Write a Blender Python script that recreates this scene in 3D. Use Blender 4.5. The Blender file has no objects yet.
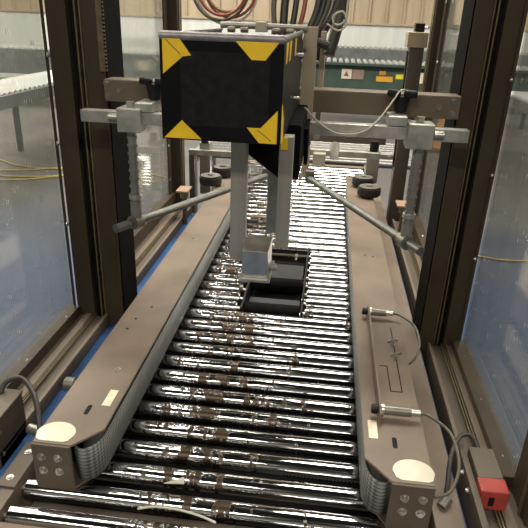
import bpy, bmesh, math, random
from mathutils import Vector, Matrix
random.seed(7)
PI = math.pi
SC = bpy.context.scene
COL = SC.collection
# ------------------------------------------------------------------ camera
cam_d = bpy.data.cameras.new('camera'); cam = bpy.data.objects.new('camera', cam_d); COL.objects.link(cam)
RX = Vector((0.99276, 0.11494, 0.03484)); RY = Vector((0.07786, -0.39502, -0.91537)); RF = Vector((-0.09145, 0.91145, -0.40111))
RF.normalize(); UP = (-RY); UP = (UP - RF*UP.dot(RF)).normalized(); RT = RF.cross(UP)
m = Matrix((RT, UP, -RF)).transposed().to_4x4(); m.translation = Vector((0, 0, 1.61))
cam.matrix_world = m
cam_d.sensor_fit = 'HORIZONTAL'; cam_d.sensor_width = 36; cam_d.lens = 563/528*36
cam_d.clip_start = 0.02
SC.camera = cam
# ------------------------------------------------------------------ world, lamps, exposure
w = bpy.data.worlds.new('world'); SC.world = w; w.use_nodes = True
w.node_tree.nodes['Background'].inputs[0].default_value = (1.0, 0.9, 0.76, 1)
w.node_tree.nodes['Background'].inputs[1].default_value = 0.20
SC.view_settings.view_transform = 'Standard'; SC.view_settings.look = 'None'
SC.view_settings.gamma = 1; SC.view_settings.use_curve_mapping = False
SC.view_settings.exposure = 0.15
def area(loc, sx, sy, power, aim=None, color=(1, .93, .82)):
    d = bpy.data.lights.new('ceiling_or_fill_lamp', 'AREA'); d.shape = 'RECTANGLE'; d.size = sx; d.size_y = sy; d.energy = power; d.color = color
    o = bpy.data.objects.new('ceiling_or_fill_lamp', d); COL.objects.link(o); o.location = loc
    if aim is not None:
        o.rotation_euler = (Vector(aim)-Vector(loc)).to_track_quat('-Z', 'Y').to_euler()
    return o
LIGHTS = [((0.45, 3.7, 5.4), 1.9, 2.3, 310), ((-3.0, 5.6, 5.4), 2.8, .14, 80), ((-2.6, 3.6, 5.4), 2.6, .10, 60),
          ((-3.3, 8.0, 5.4), 2.6, .16, 100), ((3.8, 9.4, 5.4), 3.0, .18, 150), ((-5.6, 9.0, 5.4), 2.4, .3, 300),
          ((-2.3, 2.0, 5.4), 2.2, .10, 50), ((5.6, 4.0, 5.4), 2.6, .3, 220), ((-2.6, 11.4, 5.4), 3.4, .2, 150), ((-6.2, 4.4, 5.4), 2.6, .3, 200),
          ((-8.2, 7.0, 5.4), 2.6, .3, 400), ((7.6, 8.0, 5.4), 2.6, .3, 400),  # outer pair added as fill to brighten the dim hall sides
          ((-1.6, -2.6, 4.6), 2.2, .3, 110), ((1.9, -2.2, 4.6), 2.2, .3, 110)]  # pair behind the camera, added as fill for front-facing surfaces
for L in LIGHTS: area(L[0], L[1], L[2], L[3])
# ------------------------------------------------------------------ materials
def new_mat(name):
    mt = bpy.data.materials.new(name); mt.use_nodes = True
    return mt, mt.node_tree, mt.node_tree.nodes['Principled BSDF']
def ramp(nt, a, b, c0=(0, 0, 0, 1), c1=(1, 1, 1, 1)):
    r = nt.nodes.new('ShaderNodeValToRGB'); r.color_ramp.elements[0].position = a; r.color_ramp.elements[1].position = b
    r.color_ramp.elements[0].color = c0; r.color_ramp.elements[1].color = c1
    return r
def rgb(t): return (t[0], t[1], t[2], 1)
def mat(name, c, rough=.5, metal=0, c2=None, scale=18, stretch=(1, 1, 1), bump=0, a=.35, b=.7, spec=.5, bscale=None, detail=6):
    mt, nt, p = new_mat(name)
    p.inputs['Roughness'].default_value = rough; p.inputs['Metallic'].default_value = metal
    p.inputs['Specular IOR Level'].default_value = spec
    p.inputs['Base Color'].default_value = rgb(c)
    tc = nt.nodes.new('ShaderNodeTexCoord'); mp = nt.nodes.new('ShaderNodeMapping'); mp.inputs['Scale'].default_value = stretch
    nt.links.new(tc.outputs['Object'], mp.inputs['Vector'])
    if c2 is None: c2 = tuple(v*.8 for v in c)
    n = nt.nodes.new('ShaderNodeTexNoise'); n.inputs['Scale'].default_value = scale; n.inputs['Detail'].default_value = detail
    nt.links.new(mp.outputs[0], n.inputs['Vector'])
    r = ramp(nt, a, b, rgb(c), rgb(c2)); nt.links.new(n.outputs['Fac'], r.inputs[0]); nt.links.new(r.outputs[0], p.inputs['Base Color'])
    if bump:
        n2 = nt.nodes.new('ShaderNodeTexNoise'); n2.inputs['Scale'].default_value = bscale or scale*4; n2.inputs['Detail'].default_value = 3
        nt.links.new(mp.outputs[0], n2.inputs['Vector'])
        bp = nt.nodes.new('ShaderNodeBump'); bp.inputs['Strength'].default_value = bump; bp.inputs['Distance'].default_value = .002
        nt.links.new(n2.outputs['Fac'], bp.inputs['Height']); nt.links.new(bp.outputs[0], p.inputs['Normal'])
    return mt
TAUPE = mat('taupe_paint', (.215, .165, .122), .5, 0, (.155, .12, .09), 7, bump=.15, bscale=160)
DTAUPE = mat('brown_paint', (.12, .095, .07), .5, 0, (.10, .08, .06), 9, bump=.1, bscale=120)
BROWN = mat('dark_bronze_paint', (.068, .052, .033), .40, 0, (.046, .036, .024), 8, stretch=(1, 1, .3), bump=.1, bscale=90, spec=.25)
SEAM = mat('worn_metal_edge', (.20, .155, .09), .4, .4, (.13, .1, .06), 40)
BLACK = mat('black_plastic', (.007, .007, .008), .45, 0, (.012, .011, .011), 20, spec=.3)
MATBLK = mat('matt_black', (.004, .004, .004), .6, 0, (.008, .007, .007), 20, spec=.2)
COVER = mat('cover_black_paint', (.005, .0055, .007), .38, 0, (.008, .008, .009), 14, bump=.05, spec=.12)
PATCH = mat('rubbed_black_sheet', (.006, .006, .006), .6, 0, (.014, .013, .012), 60, bump=.2, spec=.2)
YEL = mat('yellow_tape', (.92, .60, .02), .45, 0, (.82, .52, .02), 30)
ZINC = mat('zinc_steel', (.62, .62, .57), .38, .75, (.36, .36, .33), 22, bump=.08)
GREYST = mat('grey_steel_bar', (.33, .335, .31), .42, .6, (.24, .245, .225), 25, bump=.1)
ALU = mat('bare_aluminium', (.66, .65, .6), .3, .9, (.5, .49, .45), 30)
LEGM = mat('grey_tube', (.40, .39, .34), .42, .55, (.30, .29, .25), 20, stretch=(1, 1, .25), bump=.1)
BEAM = mat('beam_brown_paint', (.155, .122, .085), .5, 0, (.12, .093, .065), 9, bump=.1, bscale=120)
CREAM = mat('cream_metal', (.52, .49, .38), .38, .5, (.66, .63, .52), 12)
LABEL = mat('yellowed_label', (.72, .62, .42), .5, 0, (.85, .8, .66), 60)
DEAD = mat('dead_black_rubber', (.0035, .0035, .0035), .8, 0, (.007, .006, .006), 30, spec=.08)
RUBBER = mat('black_rubber', (.014, .013, .013), .6, 0, (.025, .022, .02), 30)
CABLE = mat('black_cable', (.03, .028, .025), .45, 0, (.05, .045, .04), 30)
GCABLE = mat('grey_cable', (.13, .12, .09), .45, 0, (.09, .08, .06), 30)
WTUBE = mat('clear_tubing', (.62, .58, .46), .35, 0, (.5, .46, .36), 30)
RED = mat('red_plastic', (.42, .055, .045), .45, 0, (.3, .04, .03), 25)
BLUE = mat('blue_paint', (.022, .095, .27), .5, 0, (.008, .028, .08), 5, bump=.1)
GREEN = mat('green_paint', (.045, .085, .065), .5, 0, (.035, .065, .05), 8)
TAN = mat('tan_column', (.44, .36, .26), .5, 0, (.35, .285, .205), 9)
SENSOR = mat('sensor_body', (.25, .24, .21), .4, .5, (.2, .19, .165), 20)
BROWNHOSE = mat('brown_hose', (.22, .12, .06), .4)
ROD = mat('dull_grey_rod', (.20, .20, .19), .4, .6, (.13, .13, .12), 30)
FARROLL = mat('dull_roller_steel', (.42, .43, .42), .5, .3, (.32, .33, .32), 20)
ORANGE = mat('orange_plastic', (.62, .26, .06), .5, 0, (.5, .2, .05), 8)
REDHOSE = mat('red_hose', (.32, .09, .05), .4, 0, (.25, .07, .04), 20)
YHOSE = mat('yellow_hose', (.42, .33, .11), .45, 0, (.5, .38, .1), 20)
TICK = mat('white_plastic', (.7, .68, .6), .4, 0, (.6, .58, .5), 30)
GREYCONV = mat('grey_machine', (.17, .19, .19), .5, .3, (.12, .13, .13), 6)
def roller_mat():
    mt, nt, p = new_mat('chrome_roller')
    p.inputs['Metallic'].default_value = 1
    tc = nt.nodes.new('ShaderNodeTexCoord'); oi = nt.nodes.new('ShaderNodeObjectInfo')
    mul = nt.nodes.new('ShaderNodeMath'); mul.operation = 'MULTIPLY'; mul.inputs[1].default_value = 37.0
    nt.links.new(oi.outputs['Random'], mul.inputs[0])
    cb = nt.nodes.new('ShaderNodeCombineXYZ'); nt.links.new(mul.outputs[0], cb.inputs['Y']); nt.links.new(mul.outputs[0], cb.inputs['Z'])
    add = nt.nodes.new('ShaderNodeVectorMath'); nt.links.new(tc.outputs['Object'], add.inputs[0]); nt.links.new(cb.outputs[0], add.inputs[1])
    # bands of wear around the tube: fine along X
    mp = nt.nodes.new('ShaderNodeMapping'); mp.inputs['Scale'].default_value = (26, 3, 3); nt.links.new(add.outputs[0], mp.inputs['Vector'])
    n1 = nt.nodes.new('ShaderNodeTexNoise'); n1.inputs['Scale'].default_value = 1; n1.inputs['Detail'].default_value = 4; nt.links.new(mp.outputs[0], n1.inputs['Vector'])
    mp2 = nt.nodes.new('ShaderNodeMapping'); mp2.inputs['Scale'].default_value = (90, 60, 60); nt.links.new(add.outputs[0], mp2.inputs['Vector'])
    n2 = nt.nodes.new('ShaderNodeTexNoise'); n2.inputs['Scale'].default_value = 1; n2.inputs['Detail'].default_value = 5; nt.links.new(mp2.outputs[0], n2.inputs['Vector'])
    # stained zone where cartons run: middle of the roller
    sx = nt.nodes.new('ShaderNodeSeparateXYZ'); nt.links.new(tc.outputs['Object'], sx.inputs[0])
    ab = nt.nodes.new('ShaderNodeMath'); ab.operation = 'ADD'; ab.inputs[1].default_value = .09; nt.links.new(sx.outputs['X'], ab.inputs[0])
    ab2 = nt.nodes.new('ShaderNodeMath'); ab2.operation = 'ABSOLUTE'; nt.links.new(ab.outputs[0], ab2.inputs[0])
    mr = nt.nodes.new('ShaderNodeMapRange'); mr.inputs['From Min'].default_value = .02; mr.inputs['From Max'].default_value = .24
    mr.inputs['To Min'].default_value = .17; mr.inputs['To Max'].default_value = -.02; nt.links.new(ab2.outputs[0], mr.inputs[0])
    s1 = nt.nodes.new('ShaderNodeMath'); s1.operation = 'ADD'; nt.links.new(n1.outputs['Fac'], s1.inputs[0]); nt.links.new(mr.outputs[0], s1.inputs[1])
    s2 = nt.nodes.new('ShaderNodeMath'); s2.operation = 'MULTIPLY_ADD'; s2.inputs[1].default_value = .6; s2.inputs[2].default_value = 0
    nt.links.new(n2.outputs['Fac'], s2.inputs[0])
    s3 = nt.nodes.new('ShaderNodeMath'); s3.operation = 'ADD'; nt.links.new(s1.outputs[0], s3.inputs[0]); nt.links.new(s2.outputs[0], s3.inputs[1])
    r = ramp(nt, .95, 1.07); nt.links.new(s3.outputs[0], r.inputs[0])
    mx = nt.nodes.new('ShaderNodeMix'); mx.data_type = 'RGBA'; nt.links.new(r.outputs[0], mx.inputs['Factor'])
    mx.inputs[6].default_value = (.70, .70, .72, 1); mx.inputs[7].default_value = (.075, .058, .042, 1)
    nt.links.new(mx.outputs[2], p.inputs['Base Color'])
    mr2 = nt.nodes.new('ShaderNodeMapRange'); mr2.inputs['To Min'].default_value = .085; mr2.inputs['To Max'].default_value = .42
    nt.links.new(r.outputs[0], mr2.inputs[0]); nt.links.new(mr2.outputs[0], p.inputs['Roughness'])
    bp = nt.nodes.new('ShaderNodeBump'); bp.inputs['Strength'].default_value = .035; bp.inputs['Distance'].default_value = .0003
    nt.links.new(n1.outputs['Fac'], bp.inputs['Height']); nt.links.new(bp.outputs[0], p.inputs['Normal'])
    return mt
CHROME = roller_mat()
def belt_mat():
    mt, nt, p = new_mat('studded_belt')
    tc = nt.nodes.new('ShaderNodeTexCoord')
    mp = nt.nodes.new('ShaderNodeMapping'); mp.inputs['Rotation'].default_value = (PI/4, 0, 0); mp.inputs['Scale'].default_value = (0.0, 150, 150)
    nt.links.new(tc.outputs['Object'], mp.inputs['Vector'])
    ck = nt.nodes.new('ShaderNodeTexChecker'); ck.inputs['Scale'].default_value = 1
    ck.inputs[1].default_value = (.21, .22, .21, 1); ck.inputs[2].default_value = (.07, .075, .07, 1)
    nt.links.new(mp.outputs[0], ck.inputs['Vector']); nt.links.new(ck.outputs[0], p.inputs['Base Color'])
    bp = nt.nodes.new('ShaderNodeBump'); bp.inputs['Strength'].default_value = .5; bp.inputs['Distance'].default_value = .002
    nt.links.new(ck.outputs['Fac'], bp.inputs['Height']); nt.links.new(bp.outputs[0], p.inputs['Normal'])
    p.inputs['Roughness'].default_value = .65
    return mt
BELT = belt_mat()
def pane_mat():
    mt, nt, p = new_mat('hazy_polycarbonate')
    out = nt.nodes['Material Output']; nt.nodes.remove(p)
    tr = nt.nodes.new('ShaderNodeBsdfTransparent'); tr.inputs[0].default_value = (.95, .96, .94, 1)
    gl = nt.nodes.new('ShaderNodeBsdfGlossy'); gl.inputs['Roughness'].default_value = .07
    df = nt.nodes.new('ShaderNodeBsdfDiffuse'); df.inputs[0].default_value = (.80, .80, .75, 1)
    lw = nt.nodes.new('ShaderNodeLayerWeight'); lw.inputs[0].default_value = .5
    pw = nt.nodes.new('ShaderNodeMath'); pw.operation = 'POWER'; pw.inputs[1].default_value = 2.3; nt.links.new(lw.outputs['Facing'], pw.inputs[0])
    fr = nt.nodes.new('ShaderNodeMath'); fr.operation = 'MULTIPLY_ADD'; fr.inputs[1].default_value = .7; fr.inputs[2].default_value = .03; nt.links.new(pw.outputs[0], fr.inputs[0])
    tc = nt.nodes.new('ShaderNodeTexCoord')
    n = nt.nodes.new('ShaderNodeTexNoise'); n.inputs['Scale'].default_value = 3.5; n.inputs['Detail'].default_value = 6; nt.links.new(tc.outputs['Object'], n.inputs['Vector'])
    mr = nt.nodes.new('ShaderNodeMapRange'); mr.inputs['From Min'].default_value = .3; mr.inputs['From Max'].default_value = .75; mr.inputs['To Min'].default_value = .035; mr.inputs['To Max'].default_value = .11
    nt.links.new(n.outputs['Fac'], mr.inputs[0])
    # light scratches; their bright glints are put into the diffuse white
    mp = nt.nodes.new('ShaderNodeMapping'); mp.inputs['Scale'].default_value = (1, 60, 9); mp.inputs['Rotation'].default_value = (.2, 0, 0); nt.links.new(tc.outputs['Object'], mp.inputs['Vector'])
    mp.inputs['Scale'].default_value = (1, 24, 5)
    mp.inputs['Rotation'].default_value = (0, 0, 0)
    sw = nt.nodes.new('ShaderNodeSeparateXYZ'); nt.links.new(mp.outputs[0], sw.inputs[0]); cw = nt.nodes.new('ShaderNodeCombineXYZ'); nt.links.new(sw.outputs['Y'], cw.inputs['X']); nt.links.new(sw.outputs['Z'], cw.inputs['Y'])
    n2 = nt.nodes.new('ShaderNodeTexVoronoi'); n2.voronoi_dimensions = '2D'; n2.inputs['Scale'].default_value = 1.0; nt.links.new(cw.outputs[0], n2.inputs['Vector'])
    r2 = ramp(nt, .025, .045, (.9, .9, .9, 1), (0, 0, 0, 1)); nt.links.new(n2.outputs['Distance'], r2.inputs[0])
    ad = nt.nodes.new('ShaderNodeMath'); nt.links.new(mr.outputs[0], ad.inputs[0]); nt.links.new(r2.outputs[0], ad.inputs[1])
    m1 = nt.nodes.new('ShaderNodeMixShader'); nt.links.new(ad.outputs[0], m1.inputs[0]); nt.links.new(tr.outputs[0], m1.inputs[1]); nt.links.new(df.outputs[0], m1.inputs[2])
    m2 = nt.nodes.new('ShaderNodeMixShader'); nt.links.new(fr.outputs[0], m2.inputs[0]); nt.links.new(m1.outputs[0], m2.inputs[1]); nt.links.new(gl.outputs[0], m2.inputs[2])
    nt.links.new(m2.outputs[0], out.inputs[0])
    return mt
PANE = pane_mat()
def floor_mat():
    mt, nt, p = new_mat('painted_concrete')
    tc = nt.nodes.new('ShaderNodeTexCoord')
    n = nt.nodes.new('ShaderNodeTexNoise'); n.inputs['Scale'].default_value = 1.1; n.inputs['Detail'].default_value = 8; nt.links.new(tc.outputs['Object'], n.inputs['Vector'])
    r = ramp(nt, .3, .7, (.075, .078, .078, 1), (.13, .125, .112, 1)); nt.links.new(n.outputs['Fac'], r.inputs[0])
    # worn blue coating around the machine, ragged edge
    ln = nt.nodes.new('ShaderNodeVectorMath'); ln.operation = 'DISTANCE'; ln.inputs[1].default_value = (-.2, 1.2, 0); nt.links.new(tc.outputs['Object'], ln.inputs[0])
    sm = nt.nodes.new('ShaderNodeMath'); sm.operation = 'MULTIPLY_ADD'; sm.inputs[1].default_value = 2.6; nt.links.new(n.outputs['Fac'], sm.inputs[0]); nt.links.new(ln.outputs['Value'], sm.inputs[2])
    bl = nt.nodes.new('ShaderNodeMapRange'); bl.inputs['From Min'].default_value = 3.8; bl.inputs['From Max'].default_value = 6.0; bl.inputs['To Min'].default_value = 1; bl.inputs['To Max'].default_value = 0
    nt.links.new(sm.outputs[0], bl.inputs[0])
    mx = nt.nodes.new('ShaderNodeMix'); mx.data_type = 'RGBA'; nt.links.new(bl.outputs[0], mx.inputs['Factor']); nt.links.new(r.outputs[0], mx.inputs[6]); mx.inputs[7].default_value = (.013, .042, .11, 1)
    nt.links.new(mx.outputs[2], p.inputs['Base Color'])
    p.inputs['Roughness'].default_value = .55
    return mt
FLOOR = floor_mat()
def wall_mat():
    mt, nt, p = new_mat('two_tone_panelled_wall')
    tc = nt.nodes.new('ShaderNodeTexCoord'); s = nt.nodes.new('ShaderNodeSeparateXYZ'); nt.links.new(tc.outputs['Object'], s.inputs[0])
    n = nt.nodes.new('ShaderNodeTexNoise'); n.inputs['Scale'].default_value = 1.5; n.inputs['Detail'].default_value = 6
    mp = nt.nodes.new('ShaderNodeMapping'); mp.inputs['Scale'].default_value = (4, 4, .5); nt.links.new(tc.outputs['Object'], mp.inputs['Vector']); nt.links.new(mp.outputs[0], n.inputs['Vector'])
    r = ramp(nt, .3, .75, (.50, .41, .29, 1), (.37, .30, .20, 1)); nt.links.new(n.outputs['Fac'], r.inputs[0])
    r2 = ramp(nt, .3, .75, (.68, .72, .70, 1), (.58, .61, .58, 1)); nt.links.new(n.outputs['Fac'], r2.inputs[0])
    gt = nt.nodes.new('ShaderNodeMath'); gt.operation = 'GREATER_THAN'; gt.inputs[1].default_value = 1.55; nt.links.new(s.outputs['Z'], gt.inputs[0])
    mx = nt.nodes.new('ShaderNodeMix'); mx.data_type = 'RGBA'; nt.links.new(gt.outputs[0], mx.inputs['Factor']); nt.links.new(r2.outputs[0], mx.inputs[6]); nt.links.new(r.outputs[0], mx.inputs[7])
    nt.links.new(mx.outputs[2], p.inputs['Base Color']); p.inputs['Roughness'].default_value = .6
    return mt
WALL = wall_mat()
CEIL = mat('ceiling_board', (.035, .032, .028), .8, 0, (.025, .023, .02), 2)
# ------------------------------------------------------------------ mesh helpers
def nb(): return bmesh.new()
def merge(bm, t):
    me = bpy.data.meshes.new('t'); t.to_mesh(me); bm.from_mesh(me); bpy.data.meshes.remove(me); t.free()
def box(bm, x0, x1, y0, y1, z0, z1, bev=0, rot=None):
    t = bmesh.new(); bmesh.ops.create_cube(t, size=1)
    c = Vector(((x0+x1)/2, (y0+y1)/2, (z0+z1)/2))
    for v in t.verts: v.co = Vector((v.co.x*(x1-x0), v.co.y*(y1-y0), v.co.z*(z1-z0)))
    if bev: bmesh.ops.bevel(t, geom=t.edges[:], offset=bev, segments=2, affect='EDGES', profile=.6)
    R = rot.to_matrix() if rot is not None else Matrix.Identity(3)
    for v in t.verts: v.co = R @ v.co + c
    merge(bm, t); return bm
def cyl(bm, p0, p1, r0, r1=None, seg=24, bev=0, cap=True):
    r1 = r0 if r1 is None else r1
    p0 = Vector(p0); p1 = Vector(p1); d = p1-p0
    t = bmesh.new(); bmesh.ops.create_cone(t, cap_ends=cap, segments=seg, radius1=r0, radius2=r1, depth=d.length)
    if bev:
        es = [e for e in t.edges if any(len(f.verts) > 4 for f in e.link_faces)]
        bmesh.ops.bevel(t, geom=es, offset=bev, segments=2, affect='EDGES')
    q = d.to_track_quat('Z', 'Y').to_matrix()
    t.normal_update(); lim = .1 if r0 == r1 else .75
    for f in t.faces: f.smooth = len(f.verts) <= 4 and abs(f.normal.z) < lim
    bmesh.ops.split_edges(t, edges=[e for e in t.edges if len({f.smooth for f in e.link_faces}) > 1])
    for v in t.verts: v.co = q @ v.co + (p0+p1)/2
    merge(bm, t); return bm
def catmull(pts, n=8):
    P = [Vector(p) for p in pts]; P = [P[0]*2-P[1]] + P + [P[-1]*2-P[-2]]; out = []
    for i in range(1, len(P)-2):
        a, b, c, d = P[i-1:i+3]
        for k in range(n):
            t = k/n
            out.append(.5*((2*b)+(c-a)*t+(2*a-5*b+4*c-d)*t*t+(3*b-a-3*c+d)*t**3))
    out.append(P[-2]); return out
def tube(bm, pts, r, seg=10, smooth=8):
    P = catmull(pts, smooth) if smooth else [Vector(p) for p in pts]
    rings = []; up = Vector((0, 0, 1))
    T0 = (P[1]-P[0]).normalized()
    N = T0.cross(up); N = T0.cross(Vector((1, 0, 0))) if N.length < .1 else N; N.normalize()
    for i, p in enumerate(P):
        T = (P[min(i+1, len(P)-1)]-P[max(i-1, 0)]).normalized()
        N = (N-T*N.dot(T)).normalized(); B = T.cross(N)
        rings.append([bm.verts.new(p+N*r*math.cos(2*PI*k/seg)+B*r*math.sin(2*PI*k/seg)) for k in range(seg)])
    for a, b in zip(rings, rings[1:]):
        for k in range(seg):
            f = bm.faces.new((a[k], a[(k+1) % seg], b[(k+1) % seg], b[k])); f.smooth = True
    bm.faces.new(rings[0][::-1]); bm.faces.new(rings[-1]); return bm
def prism(bm, poly, z0, z1, axis='z', bev=0):
    t = bmesh.new()
    def P(a, b, h):
        return {'z': (a, b, h), 'y': (a, h, b), 'x': (h, a, b)}[axis]
    lo = [t.verts.new(P(a, b, z0)) for a, b in poly]; hi = [t.verts.new(P(a, b, z1)) for a, b in poly]
    t.faces.new(lo[::-1]); t.faces.new(hi); n = len(poly)
    for k in range(n): t.faces.new((lo[k], lo[(k+1) % n], hi[(k+1) % n], hi[k]))
    bmesh.ops.recalc_face_normals(t, faces=t.faces[:])
    if bev: bmesh.ops.bevel(t, geom=t.edges[:], offset=bev, segments=2, affect='EDGES')
    merge(bm, t); return bm
WL = {}
def thing(name, label, cat, loc, group=None, kind=None):
    o = bpy.data.objects.new(name, None); COL.objects.link(o); o.location = loc; o.empty_display_size = .05
    WL[o.name] = Vector(loc)
    if label: o['label'] = label
    if cat: o['category'] = cat
    if group: o['group'] = group
    if kind: o['kind'] = kind
    return o
def obj(name, bm, mt, parent=None, label=None, cat=None, group=None, kind=None, center=None):
    if parent is not None: L = WL[parent.name]
    elif center is not None: L = Vector(center)
    else:
        xs = [v.co for v in bm.verts]
        L = Vector(((min(v.x for v in xs)+max(v.x for v in xs))/2, (min(v.y for v in xs)+max(v.y for v in xs))/2, min(v.z for v in xs)))
    for v in bm.verts: v.co -= L
    me = bpy.data.meshes.new(name); bmesh.ops.recalc_face_normals(bm, faces=bm.faces[:]); bm.to_mesh(me); bm.free()
    me.materials.append(mt)
    o = bpy.data.objects.new(name, me); COL.objects.link(o)
    if parent is not None: o.parent = parent; WL[o.name] = L
    else: o.location = L; WL[o.name] = L
    if label: o['label'] = label
    if cat: o['category'] = cat
    if group: o['group'] = group
    if kind: o['kind'] = kind
    return o
def copy_tree(o, d, label=None, parent=None):
    c = o.copy(); COL.objects.link(c)
    if parent is None: c.location = o.location + Vector(d)
    else: c.parent = parent
    if label: c['label'] = label
    for ch in list(o.children): copy_tree(ch, d, None, c)
    return c
def bolt(bm, p, n, r=.007, h=.006):
    p = Vector(p); n = Vector(n).normalized()
    cyl(bm, p-n*.001, p+n*.0015, r*1.4, seg=16); cyl(bm, p, p+n*h, r, r*.85, seg=12); return bm
# ------------------------------------------------------------------ setting
obj('floor', box(nb(), -10, 10, -6, 14.2, -.1, 0), FLOOR, kind='structure', center=(0, 0, 0))
obj('wall_back', (lambda b: [box(b, -10, 10, 14, 14.2, 0, 5.8)] + [box(b, x*.38-.02, x*.38+.02, 13.96, 14.0, 1.55, 5.7, .008) for x in range(-25, 26)] and b)(nb()), WALL, kind='structure', center=(0, 14, 0))
obj('wall_left', box(nb(), -10.2, -10, -6, 14.2, 0, 5.8), WALL, kind='structure', center=(-10, 4, 0))
obj('wall_right', box(nb(), 10, 10.2, -6, 14.2, 0, 5.8), WALL, kind='structure', center=(10, 5, 0))
obj('wall_front', box(nb(), -10.2, 10.2, -6.2, -6, 0, 5.8), mat('grey_board', (.38, .36, .32), .8), kind='structure', center=(0, -6, 0))
obj('trim_1', box(nb(), -10, 10, 13.95, 14.0, 1.53, 1.57, .004), TAN, kind='structure')
obj('ceiling', box(nb(), -10.2, 10.2, -6, 14.2, 5.8, 5.9), CEIL, kind='structure')
for L in LIGHTS:
    x, y, z = L[0]; b = box(nb(), x-L[1]/2-.04, x+L[1]/2+.04, y-L[2]/2-.05, y+L[2]/2+.05, z+.012, z+.09, .01)
    cyl(b, (x-.8, y, z+.08), (x-.8, y, 5.795), .008); cyl(b, (x+.8, y, z+.08), (x+.8, y, 5.795), .008)
    obj('lamp_or_fill_housing', b, TICK, label='white strip light housing on the hall ceiling, %s' % ['widest one', 'short thin one left of the widest', 'thin one nearest the widest', 'thin one left behind the widest', 'right, before the back wall', 'far left before the back wall', 'thin one left above the black cover', 'far right beside the right conveyor', 'deepest, near the back wall', 'far left beside the roller conveyor', 'added fill, leftmost by the left wall', 'added fill, rightmost by the right wall', 'added low fill, rear left', 'added low fill, rear right'][LIGHTS.index(L)], cat='ceiling light', group='strip lights on the ceiling')
# ------------------------------------------------------------------ conveyor frame
ZR = .65; RR = .0235; CX = -.165
XL, XR = -.60, .275
def rowy(k): return .812+.0771*k
fr = thing('conveyor_bed', 'taupe steel conveyor bed carrying the chrome rollers', 'conveyor bed', (CX, 2.2, 0))
for s, x0, x1 in ((-1, -.642, -.612), (1, .29, .354)):
    b = box(nb(), x0, x1, .60, 4.1, .24, .652, .003)
    obj('side_plate', b, TAUPE, fr)
b = box(nb(), -.611, .289, .735, .782, .24, .645, .004); obj('front_plate', b, TAUPE, fr)
b = box(nb(), -.611, .289, 4.03, 4.08, .24, .645, .004); obj('rear_plate', b, TAUPE, fr)
b = box(nb(), -.61, .285, .79, 4.02, .30, .32); obj('unseen_dark_pan', b, MATBLK, fr)  # unseen black sheet; plates run down to it so roller gaps stay dark
for x in (-.25, -.05):
    pass
for x0, x1 in ((-.698, -.657), (.358, .370)):
    for y0_, y1_ in ((.62, 1.645), (1.81, 2.88)): obj('blue_strip', box(nb(), x0, x1, y0_, y1_, .600, .615, .002), BLUE, fr, label='blue painted strip along the frame')
for y in (.9, 1.6, 2.5, 3.4): obj('cross_member', box(nb(), -.61, .29, y, y+.05, .50, .56, .004), DTAUPE, fr)
for x in (-.655, .295):
    for y in (.75, 2.3, 4.0): obj('leg', box(nb(), x, x+.04, y, y+.06, 0, .24, .004), DTAUPE, fr)
b = box(nb(), -.60, -.04, 1.0, 1.01, .585, .592)
for i in range(96): box(b, -.59+i*.0088, -.587+i*.0088, .999, 1.011, .592, .602)
obj('toothed_strip', b, GREYST, fr, label='fine toothed metal strip')
ax = obj('axle_end', cyl(nb(), (.350, rowy(0), ZR-.012), (.3555, rowy(0), ZR-.012), .0055, seg=6), ALU, fr, label='bright axle end')
for k in range(1, 42):
    c = ax.copy(); COL.objects.link(c); c.location.y += .0771*k
b = box(nb(), -.655, -.612, .86, 1.0, .652, .658, .001)
mb = obj('mounting_bracket', b, DTAUPE, fr)
for p in ((-.635, .885, .658), (-.635, .965, .658)): obj('bolt', bolt(nb(), p, (0, 0, 1), .006, .004), ALU, mb)
# ------------------------------------------------------------------ rollers
def make_roller(x0, x1, name, label, group, y):
    c = (XL+XR)/2; r = thing(name, label, 'roller', (c, y, ZR-RR), group)
    b = cyl(nb(), (x0, y, ZR-RR), (x1, y, ZR-RR), RR, seg=40, bev=.003); obj('tube', b, CHROME, r)
    b = cyl(nb(), (x0-.012, y, ZR-RR), (x1+.012, y, ZR-RR), .0065, seg=6); obj('axle', b, ALU, r)
    return r
ORD = ['frontmost', 'second', 'third', 'fourth', 'fifth', 'sixth', 'seventh', 'eighth', 'ninth', 'tenth', 'eleventh', 'twelfth', 'thirteenth']
full = make_roller(XL, XR, 'conveyor_roller', 'frontmost full-width chrome conveyor roller, beside the front lip of the bed', 'full width rollers before the tape head opening', rowy(0))
NOTE = {1: ', half hidden under the ends of the side rails', 2: ', brown stained', 12: ', last one before the black opening'}
for k in range(1, 13):
    copy_tree(full, (0, .0771*k, 0), ORD[k]+' full-width chrome conveyor roller counted from the front lip'+('' if k == 1 else NOTE.get(k, '')))
lf = make_roller(XL, -.275, 'short_roller', 'short chrome roller on the left of the black opening, nearest of its row', 'short rollers left of the opening', rowy(13))
rt = make_roller(-.025, XR, 'short_roller', 'short chrome roller on the right of the black opening, nearest of its row', 'short rollers right of the opening', rowy(13))
for k in range(1, 8):
    copy_tree(lf, (0, .0771*k, 0), ORD[k]+' nearest short chrome roller on the left of the black opening')
    copy_tree(rt, (0, .0771*k, 0), ORD[k]+' nearest short chrome roller on the right of the black opening')
rearlab = 'full-width chrome roller on the bed behind the black opening'
fb = make_roller(XL, XR, 'conveyor_roller', 'first '+rearlab, 'full width rollers behind the opening', rowy(21))
O2 = ['first', 'second', 'third', 'fourth', 'fifth', 'sixth', 'seventh', 'eighth', 'ninth', 'tenth', 'eleventh', 'twelfth', 'thirteenth', 'fourteenth', 'fifteenth', 'sixteenth', 'seventeenth', 'eighteenth', 'nineteenth', 'twentieth', 'twenty-first']
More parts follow.
